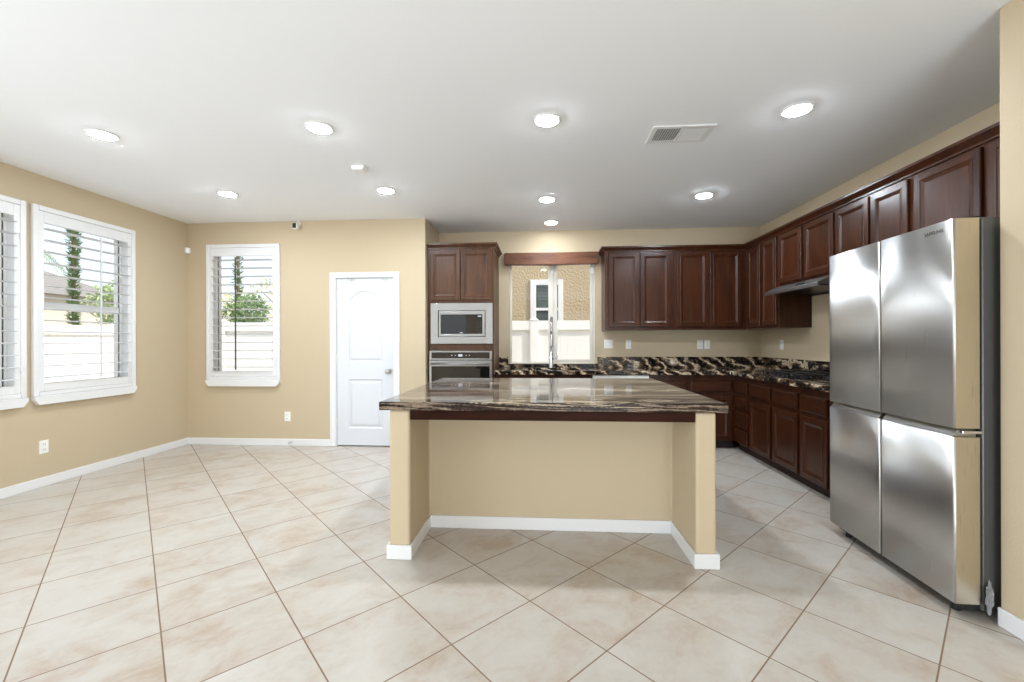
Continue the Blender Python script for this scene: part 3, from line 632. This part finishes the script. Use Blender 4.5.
outl = [(cx[0] - b_, IF - b_), (cx[1] + b_, IF - b_), (cx[1] + b_, IN - b_), (cx[2] - b_, IN - b_), (cx[2] - b_, IF - b_), (cx[3] + b_, IF - b_), (cx[3] + b_, 3.0),
        (cx[3], 3.0), (cx[3], IF), (cx[2], IF), (cx[2], IN), (cx[1], IN), (cx[1], IF), (cx[0], IF), (cx[0], 3.0), (cx[0] - b_, 3.0)]
bm_obj('baseboard', prism(bm, outl, 'z', .0005, BBH), M_WHITE, t, bevel=.004)
bm = B((-.941, 1.028, 2.442, 4.075, ITOP, .920))
tag(bm_obj('granite_island_top', bm, M_GRAN, bevel=.007, seg=3), 'brown streaked polished granite slab on top of the island', 'worktop')

# ------------------------------------------------------------ refrigerator
t = thing('refrigerator', 'large four-door stainless refrigerator on the right beside the wall end', 'refrigerator', (1.916, 3.010, 0), R(-92.4))
FW = .915; g = .004; DZ0, DZM, DZT = .068, .866, 1.824
bm_obj('cabinet', B((.004, FW - .004, .118, .72, .035, 1.827)), M_FBODY, t, bevel=.006)
bm_obj('gasket', B((.012, FW - .012, .107, .117, .075, 1.79)), M_BLACK, t)
def fdoor(name, x0, x1, z0, z1):
    bm = bmesh.new()
    prof = [(x0, .007), (x0 + .0015, .003), (x0 + .005, .0005), (x0 + .010, 0)] + [(x0 + (x1 - x0) * k / 8, 0) for k in range(1, 8)] + [(x1 - .010, 0), (x1 - .005, .0005), (x1 - .0015, .003), (x1, .007)]
    n = len(prof) - 1
    lo_ = [bm.verts.new((x, y, z0)) for x, y in prof] + [bm.verts.new((x1, .105, z0)), bm.verts.new((x0, .105, z0))]
    hi_ = [bm.verts.new((x, y, z1)) for x, y in prof] + [bm.verts.new((x1, .105, z1)), bm.verts.new((x0, .105, z1))]
    nn = len(lo_)
    for k in range(nn):
        f = bm.faces.new((lo_[k], lo_[(k + 1) % nn], hi_[(k + 1) % nn], hi_[k])); f.material_index = 0 if k < n else 1; f.smooth = k < n
    bm.faces.new(lo_[::-1]).material_index = 1; bm.faces.new(hi_).material_index = 1
    return bm_obj(name, bm, [M_STEEL, M_SIDE], t)
hf = FW / 2
ul = fdoor('door', 0, hf - g, DZM, DZT); ur = fdoor('door', hf + g, FW, DZM, DZT)
fdoor('door', 0, hf - g, DZ0, .826); fdoor('door', hf + g, FW, DZ0, .826)
for x0, x1 in ((0, hf - g), (hf + g, FW)):
    bm_obj('handle_recess', prism(bmesh.new(), [(.006, .8265), (.104, .8265), (.104, .858), (.030, .858)], 'x', x0 + .002, x1 - .018), M_STEELH, t)
bm_obj('hinge', B((FW - .16, FW - .004, .045, .116, 1.8245, 1.833)), M_BLACK, t, bevel=.004)
bm_obj('hinge', B((.004, .16, .045, .116, 1.8245, 1.833)), M_BLACK, t, bevel=.004)
bm_obj('hinge', B((FW - .016, FW + .004, .03, .112, .842, .856)), M_CHROME, t, bevel=.003)
bm_obj('base_grille', B((.02, FW - .02, .05, .117, .03, .066)), M_BLACK, t)
for a in (.06, FW - .10):
    for y in (.07, .64): bm_obj('foot', cyl(bmesh.new(), (a + .02, y, 0), (a + .02, y, .036), .018), M_BLACK, t)
tx = bpy.data.curves.new('logo', 'FONT'); tx.body = 'SAMSUNG'; tx.size = .026; tx.extrude = .0004; tx.space_character = 1.12
to = bpy.data.objects.new('logo_curve', tx); COL.objects.link(to); bpy.context.view_layer.update()
me = bpy.data.meshes.new_from_object(to.evaluated_get(bpy.context.evaluated_depsgraph_get())); bpy.data.objects.remove(to)
lg = bpy.data.objects.new('logo', me); COL.objects.link(lg); me.materials.append(M_LOGO); lg.parent = ur
lg.rotation_euler = (R(90), 0, 0); lg.location = (.757, -.0006, 1.775); lg.scale = (.82, .9, 1.0)
# crumpled film by the fridge foot
bm = bmesh.new(); bmesh.ops.create_icosphere(bm, subdivisions=4, radius=1)
from mathutils import noise as mn
for v in bm.verts:
    c = v.co.copy(); q = 1 + .55 * mn.noise(c * 2.3) + .3 * mn.noise(c * 6)
    v.co = Vector((2.006 + c.x * .013 * q, 2.0745 + c.y * .008 * q, .105 + c.z * .065 * q))
tag(bm_obj('plastic_wrap', bm, M_FILM), 'crumpled clear plastic wrap stuck beside the refrigerator foot at the wall end', 'plastic wrap')

# ------------------------------------------------------------ ceiling fixtures
LIGHTS = [(-3.09, 2.845, 'recessed ceiling light nearest the left window wall, front row'), (-1.51, 2.862, 'recessed ceiling light in the front row, left of the room middle'),
 (.044, 2.872, 'recessed ceiling light over the island, front row'), (1.632, 2.860, 'recessed ceiling light right of the air vent, near the refrigerator'),
 (-3.09, 4.07, 'small-looking recessed ceiling light above the shuttered window by the back wall'), (-1.498, 4.096, 'recessed ceiling light just behind the smoke detector'),
 (.066, 4.481, 'recessed ceiling light between the island and the sink light'), (1.647, 4.478, 'recessed ceiling light near the wall cabinets, behind the air vent'),
 (.127, 5.36, 'recessed ceiling light directly above the kitchen window, farthest back')]
LENS = {}
def lens_mat(p):                                 # a lit domed diffuser; p watts over its face
    if p not in LENS: LENS[p] = simple('lit_lens', (.9, .9, .9, 1), .5, emis=(.84, .92, 1, 1), estr=p / (math.pi * .0163))
    return LENS[p]
for x, y, lb in LIGHTS:
    t = thing('recessed_light', lb, 'ceiling light', (x, y, CH), 0, 'recessed ceiling lights')
    bm_obj('trim', lathe(bmesh.new(), [(.094, -.0005), (.094, -.005), (.088, -.0095), (.074, -.0105), (.073, -.0005)], (0, 0, 0), 40), M_WHITE, t)
    bm_obj('lens', lathe(bmesh.new(), [(.072, -.001), (.072, -.0122), (.060, -.0155), (.030, -.0170)], (0, 0, 0), 24), lens_mat(LAMP_W * (.55 if y > 5 else 1.3 if x > 0 else 1.08)), t)
# air vent
t = thing('air_vent', 'white rectangular air vent with two louvred halves on the ceiling', 'vent', (.985, 3.135, CH))
bm_obj('frame', fr(bmesh.new(), -.21, .21, -.125, .125, -.175, .165, -.09, .09, -.010, -.0005), M_WHITE, t, bevel=.003)
t.children[0].rotation_euler = (R(-90), 0, 0); 
for v in t.children[0].data.vertices: v.co = Vector((v.co.x, -v.co.y * -1, v.co.z))
t.children[0].rotation_euler = (0, 0, 0)
for v in t.children[0].data.vertices: v.co = Vector((v.co.x, v.co.z, v.co.y))
bm_obj('backing', B((-.174, .164, -.089, .089, -.0015, -.0005)), simple('vent_shade_grey', srgb(120, 120, 118), .8), t)
bm_obj('divider', B((-.006, .006, -.0895, .0895, -.011, -.002)), M_WHITE, t)
def slats(x0, x1, tilt):
    bm = bmesh.new(); n = 10
    for i in range(n):
        xc = x0 + (x1 - x0) * (i + .5) / n
        dx = .011 * tilt
        vs_ = [bm.verts.new(p) for p in ((xc - dx, -.088, -.002), (xc + dx, -.088, -.012), (xc + dx, .088, -.012), (xc - dx, .088, -.002))]
        bm.faces.new(vs_)
        vs_ = [bm.verts.new((v.co.x + .0015, v.co.y, v.co.z)) for v in vs_]; bm.faces.new(vs_[::-1])
    return bm
bm_obj('slats', slats(-.172, -.008, -.75), M_WHITE, t); bm_obj('slats', slats(.008, .162, .75), M_WHITE, t)
# smoke detector
bm = prism(bmesh.new(), [(-.06, -.0005), (-.06, -.014), (-.045, -.04), (.04, -.04), (.055, -.014), (.055, -.0005)], 'y', -.05, .05)
for v in bm.verts: v.co += Vector((-1.517, 3.539, CH))
tag(bm_obj('smoke_detector', bm, M_PLATE, bevel=.008), 'small white detector box on the ceiling between two recessed lights', 'detector')
# camera on back wall
t = thing('security_camera', 'small white security camera with a black face high on the back wall', 'camera', (-2.945, Y1, 2.672))
bm_obj('mount', lathe(bmesh.new(), [(.03, -.0005), (.03, -.008), (.012, -.012)], (0, 0, .035), 20, 'y'), M_PLATE, t); bm_obj('arm', tube(bmesh.new(), [(0, -.012, .035), (0, -.045, .035), (0, -.06, .01)], .008), M_PLATE, t)
bm_obj('housing', B((-.032, .032, -.10, -.035, -.048, .026)), M_PLATE, t, bevel=.008)
bm_obj('lens_face', B((-.023, .023, -.1025, -.1002, -.040, .019)), M_BLACK, t, bevel=.001)
# motion sensor in the left corner
bm = prism(bmesh.new(), [(.002, -.002), (.05, -.002), (.062, -.03), (.03, -.062), (.002, -.05)], 'z', 2.365, 2.435)
for v in bm.verts: v.co += Vector((XL, Y1, 0))
tag(bm_obj('motion_sensor', bm, M_PLATE, bevel=.006), 'small white motion sensor high in the left room corner', 'sensor')
# door stop on the baseboard
bm = tube(bmesh.new(), [(-3.035, Y1 - BBT - .001, .05), (-3.03, Y1 - .075, .05)], .007); cyl(bm, (-3.03, Y1 - .076, .05), (-3.029, Y1 - .09, .05), .010)
tag(bm_obj('door_stop', bm, M_NICKEL), 'small metal door stop on the white baseboard of the back wall', 'door stop')

# outlets and switches
def plate(name, loc, rz, label, gangs=1, style='outlet'):
    wd = .072 if gangs == 1 else .118
    t_ = thing(name, label, 'outlet' if style == 'outlet' else 'switch', loc, rz, 'white wall outlets' if style == 'outlet' else 'white wall switches')
    bm_obj('cover_plate', panel(bmesh.new(), -wd / 2, wd / 2, -.058, .058, -.007, [(0, .0065), (0, .003), (.004, 0), (.01, 0)]), M_PLATE, t_)
    if style == 'outlet':
        for zc in (-.024, .024):
            s = bm_obj('receptacle', B((-.017, .017, -.010, -.0072, zc - .015, zc + .015)), M_PLATE, t_, bevel=.003)
            bm_obj('slots', B((-.008, -.005, -.0107, -.0102, zc - .004, zc + .006), (.005, .008, -.0107, -.0102, zc - .004, zc + .006)), M_SLOT, s)
    else:
        n = gangs
        for k in range(n):
            xc = (k - (n - 1) / 2) * .046; bm_obj('rocker', prism(bmesh.new(), [(-.0072, -.033), (-.0095, -.033), (-.0125, .033), (-.0072, .033)], 'x', xc - .016, xc + .016), M_PLATE, t_)
plate('power_outlet', (XL, 3.519, .348), R(90), 'white power outlet low on the left wall under the shuttered window')
plate('power_outlet', (-3.095, Y1, .355), 0, 'white power outlet low on the back wall between shutter and white door')
plate('light_switch', (.892, Y2, 1.227), 0, 'double white wall switch beside the kitchen window above the backsplash', 2, 'switch')
plate('power_outlet', (1.152, Y2, 1.220), 0, 'white power outlet on the kitchen wall just right of the double switch')
plate('power_outlet', (2.071, Y2, 1.218), 0, 'left one of the outlet and switch pair under the wall cabinets')
plate('light_switch', (2.160, Y2, 1.218), 0, 'single white switch of the side-by-side pair under the wall cabinets', 1, 'switch')
plate('power_outlet', (XR, 5.29, 1.214), RZ, 'white power outlet on the right kitchen wall near the corner')

# ------------------------------------------------------------ outside
bm_obj('ground', B((-60, 40, -20, 70, -.30, -.125)), M_GROUND, kind='structure')
GZ = -.125
def vinyl_fence(a, b2, label, top=1.68, n=4, post_at=None):
    (x0, y0), (x1, y1) = a, b2; Ln = math.hypot(x1 - x0, y1 - y0); ang = math.atan2(y1 - y0, x1 - x0)
    t_ = thing('vinyl_fence', label, 'fence', (x0, y0, GZ), ang, 'white vinyl garden fences'); H = top - GZ
    posts = post_at or [Ln * k / n for k in range(n + 1)]
    for p in posts:
        o = bm_obj('post', B((p - .085, p + .085, -.085, .085, 0, H + .0)), M_VINYL, t_, bevel=.006)
        bm = bmesh.new(); c_ = bm.verts.new((p, 0, H + .07)); q = [bm.verts.new((p + i * .10, j * .10, H + .002)) for i, j in ((-1, -1), (1, -1), (1, 1), (-1, 1))]
        for k in range(4): bm.faces.new((q[k], q[(k + 1) % 4], c_))
        bm.faces.new(q[::-1]); bm_obj('post_cap', bm, M_VINYL, o)
    for p, q in zip(posts, posts[1:]):
        bm = B((p + .086, q - .086, -.072, .072, H - .20, H - .01), (p + .086, q - .086, -.05, .05, .05, .2))
        k = p + .086
        while k < q - .09:
            e = min(k + .15, q - .086); B((k + .003, e - .003, -.012, .012, .2, H - .2), bm=bm); B((k - .001, e + .001, -.006, .006, .2, H - .2), bm=bm); k += .15
        bm_obj('panel', bm, M_VINYL, t_, bevel=.002)
vinyl_fence((-9.2, 9.0), (7.0, 9.0), 'white vinyl fence behind the kitchen window and back wall window', 1.70, post_at=[0, 2.25, 4.5, 6.75, 9.06, 11.4, 13.8, 16.2])
vinyl_fence((-9.2, -2.0), (-9.2, 8.78), 'white vinyl fence across the yard outside the left shuttered window', 1.62, 5)

# neighbour house
t = thing('neighbour_house', 'tan stucco neighbouring house seen through the kitchen window', 'house', (0, 10.5, GZ))
wx0, wx1, wz0, wz1 = -.255, .535, 1.45 - GZ, 2.755 - GZ
bm_obj('wall', slab([-2.6, wx0 + .05, wx1 - .05, 7.5], [0, wz0 + .05, wz1 - .05, 5.6], lambda u, v: not (inr(u, wx0 + .05, wx1 - .05) and inr(v, wz0 + .05, wz1 - .05)), lambda u, v, y: (u, y, v), 0, .2), M_STUCCO, t)
wf = bm_obj('window', fr(bmesh.new(), wx0, wx1, wz0, wz1, wx0 + .14, wx1 - .12, wz0 + .12, wz1 - .13, -.05, .02), M_WHITE, t, bevel=.004)
bm_obj('sash', B((wx0 + .14, wx1 - .12, -.01, .02, 2.01 - GZ, 2.075 - GZ)), M_WHITE, wf)
bm_obj('pane', B((wx0 + .14, wx1 - .12, .03, .035, wz0 + .12, wz1 - .13)), M_DGLASS, wf)
bm = bmesh.new()
for k in range(15): B((wx0 + .17, wx1 - .19, .022, .026, 2.09 - GZ + k * .035, 2.112 - GZ + k * .035), bm=bm)
bm_obj('blind', bm, M_BLIND, wf)
bm_obj('side_wall', B((-2.6, -2.4, .201, 7, 0, 5.6), (7.3, 7.5, .201, 7, 0, 5.6)), M_STUCCO, t)
bm_obj('roof', prism(bmesh.new(), [(-.5, 5.55), (3.5, 7.3), (7.6, 5.55), (7.6, 5.7), (3.5, 7.5), (-.5, 5.7)], 'x', -3.0, 7.9), M_ROOF, t)
# far house on the left
t = thing('far_house', 'pale house with grey roof beyond the fence outside the left window', 'house', (-19.5, 12.6, GZ))
bm_obj('wall', B((-3, 3, -3.2, 3.2, 0, 3.0)), simple('pale_house_wall', srgb(222, 214, 200), .9), t)
bm = bmesh.new(); q = [bm.verts.new(p) for p in ((-3.5, -3.7, 3.0), (3.5, -3.7, 3.0), (3.5, 3.7, 3.0), (-3.5, 3.7, 3.0), (0, -1.2, 4.6), (0, 1.2, 4.6))]
for f in ((0, 1, 4), (1, 2, 5, 4), (2, 3, 5), (3, 0, 4, 5), (3, 2, 1, 0)): bm.faces.new([q[i] for i in f])
bm_obj('roof', bm, M_ROOF, t)

def leaves(bm, c, rad, n, size, shell=.45, jag=.25):
    c = Vector(c)
    for _ in range(n):
        d_ = Vector((random.gauss(0, 1), random.gauss(0, 1), random.gauss(0, 1))).normalized(); q = shell + (1 - shell) * random.random() ** .6
        lump = 1 + jag * mn.noise(d_ * 2.5 + c)
        p = c + Vector((d_.x * rad[0], d_.y * rad[1], d_.z * rad[2])) * q * lump
        a = Vector((random.gauss(0, 1), random.gauss(0, 1), random.gauss(0, 1))).normalized(); b2 = a.orthogonal().normalized(); s = size * random.uniform(.6, 1.3)
        vs_ = [bm.verts.new(p + v) for v in (-a * s, b2 * s * .4, a * s, -b2 * s * .4)]
        bm.faces.new(vs_)
    return bm
def tree(name, label, base_, crown_c, rad, n, size, m, cat='tree', tr=.07):
    t_ = thing(name, label, cat, base_)
    cc = Vector(crown_c) - Vector(base_)
    bm = tube(bmesh.new(), [(0, 0, 0), (.03, .02, cc.z * .5), (0, 0, cc.z)], [tr, tr * .8, tr * .4], 8)
    for k in range(5):
        an = k * 1.256; tube(bm, [(0, 0, cc.z * .8), (rad[0] * .6 * math.cos(an), rad[1] * .6 * math.sin(an), cc.z + rad[2] * .4)], [tr * .4, tr * .12], 6)
    bm_obj('trunk', bm, M_BARK, t_); bm_obj('foliage', leaves(bmesh.new(), cc, rad, n, size), m, t_)
def column_tree(label, base_, r_, h, n, m):
    t_ = thing('column_tree', label, 'tree', base_)
    bm_obj('trunk', tube(bmesh.new(), [(0, 0, 0), (0, 0, h * .5), (.02, 0, h)], [r_ * .4, r_ * .35, r_ * .3], 10), M_BARK, t_)
    bm = bmesh.new()
    for _ in range(n):
        z = random.uniform(.3, h); an = random.uniform(0, 6.283); q = r_ * random.uniform(.55, 1.1); p = Vector((q * math.cos(an), q * math.sin(an), z))
        out = Vector((math.cos(an), math.sin(an), random.uniform(-.2, 1.4))).normalized(); s_ = Vector((-math.sin(an), math.cos(an), random.uniform(-.4, .4))); s = random.uniform(.06, .13)
        bm.faces.new([bm.verts.new(p + v) for v in (-out * s * .4, s_ * s * .25, out * s, -s_ * s * .25)])
    bm_obj('foliage', bm, m, t_)
column_tree('tall leafy column of ivy-clad trunk seen through the left shutter', (-12.0, 10.32, GZ), .11, 6.0, 2400, M_LEAFD)
column_tree('slim ivy-clad trunk behind the round tree in the back wall window', (-8.25, 11.25, GZ), .11, 6.0, 900, M_LEAFD)
tree('garden_tree', 'light green shrubby tree outside the right half of the left shutter', (-10.15, 9.75, GZ), (-10.15, 9.75, 2.2), (.60, .60, .55), 1300, .055, M_LEAF)
tree('garden_tree', 'round green tree over the fence in the back wall window', (-7.22, 10.2, GZ), (-7.22, 10.2, 2.02), (.46, .46, .42), 1500, .045, M_LEAFD)
tree('garden_tree', 'pale yellow-green bush behind the round tree, on its left', (-10.6, 13.4, GZ), (-10.6, 13.4, 2.2), (.8, .8, .8), 1200, .06, M_LEAFP)
tree('garden_tree', 'pale yellow-green tree spreading behind the slim trunk', (-9.9, 16.2, GZ), (-9.9, 16.2, 2.9), (1.7, 1.3, 1.0), 1000, .07, M_LEAFP)
# palm
t = thing('palm_tree', 'palm with drooping fronds at the upper left of the left shutter', 'tree', (-14.0, 9.6, GZ))
bm_obj('trunk', tube(bmesh.new(), [(0, 0, 0), (.1, .1, 2.2), (.05, .1, 4.1)], [.16, .13, .11], 10), M_BARK, t)
for k in range(14):
    an = k * 2.399; up = random.uniform(.3, 1.0); bm = bmesh.new(); pts = []
    for i in range(9):
        s = i / 8; pts.append(Vector((.05 + 1.7 * s * math.cos(an), .1 + 1.7 * s * math.sin(an), 4.15 + up * s * 1.4 - 1.7 * s * s)))
    tube(bm, pts, [.02 - .0018 * i for i in range(9)], 5)
    for i in range(64):
        s = (i // 2 + 1) / 33; j = min(7, int(s * 8)); p = pts[j].lerp(pts[j + 1], s * 8 - j); dr = (pts[j + 1] - pts[j]).normalized(); sd_ = dr.cross(Vector((0, 0, 1))).normalized() * (1 if i % 2 else -1)
        tip = p + sd_ * .38 * (1 - s * .5) + dr * .22 - Vector((0, 0, .16)); bm.faces.new([bm.verts.new(v) for v in (p - dr * .012, p + dr * .012, tip)])
    bm_obj('frond', bm, M_LEAF, t)
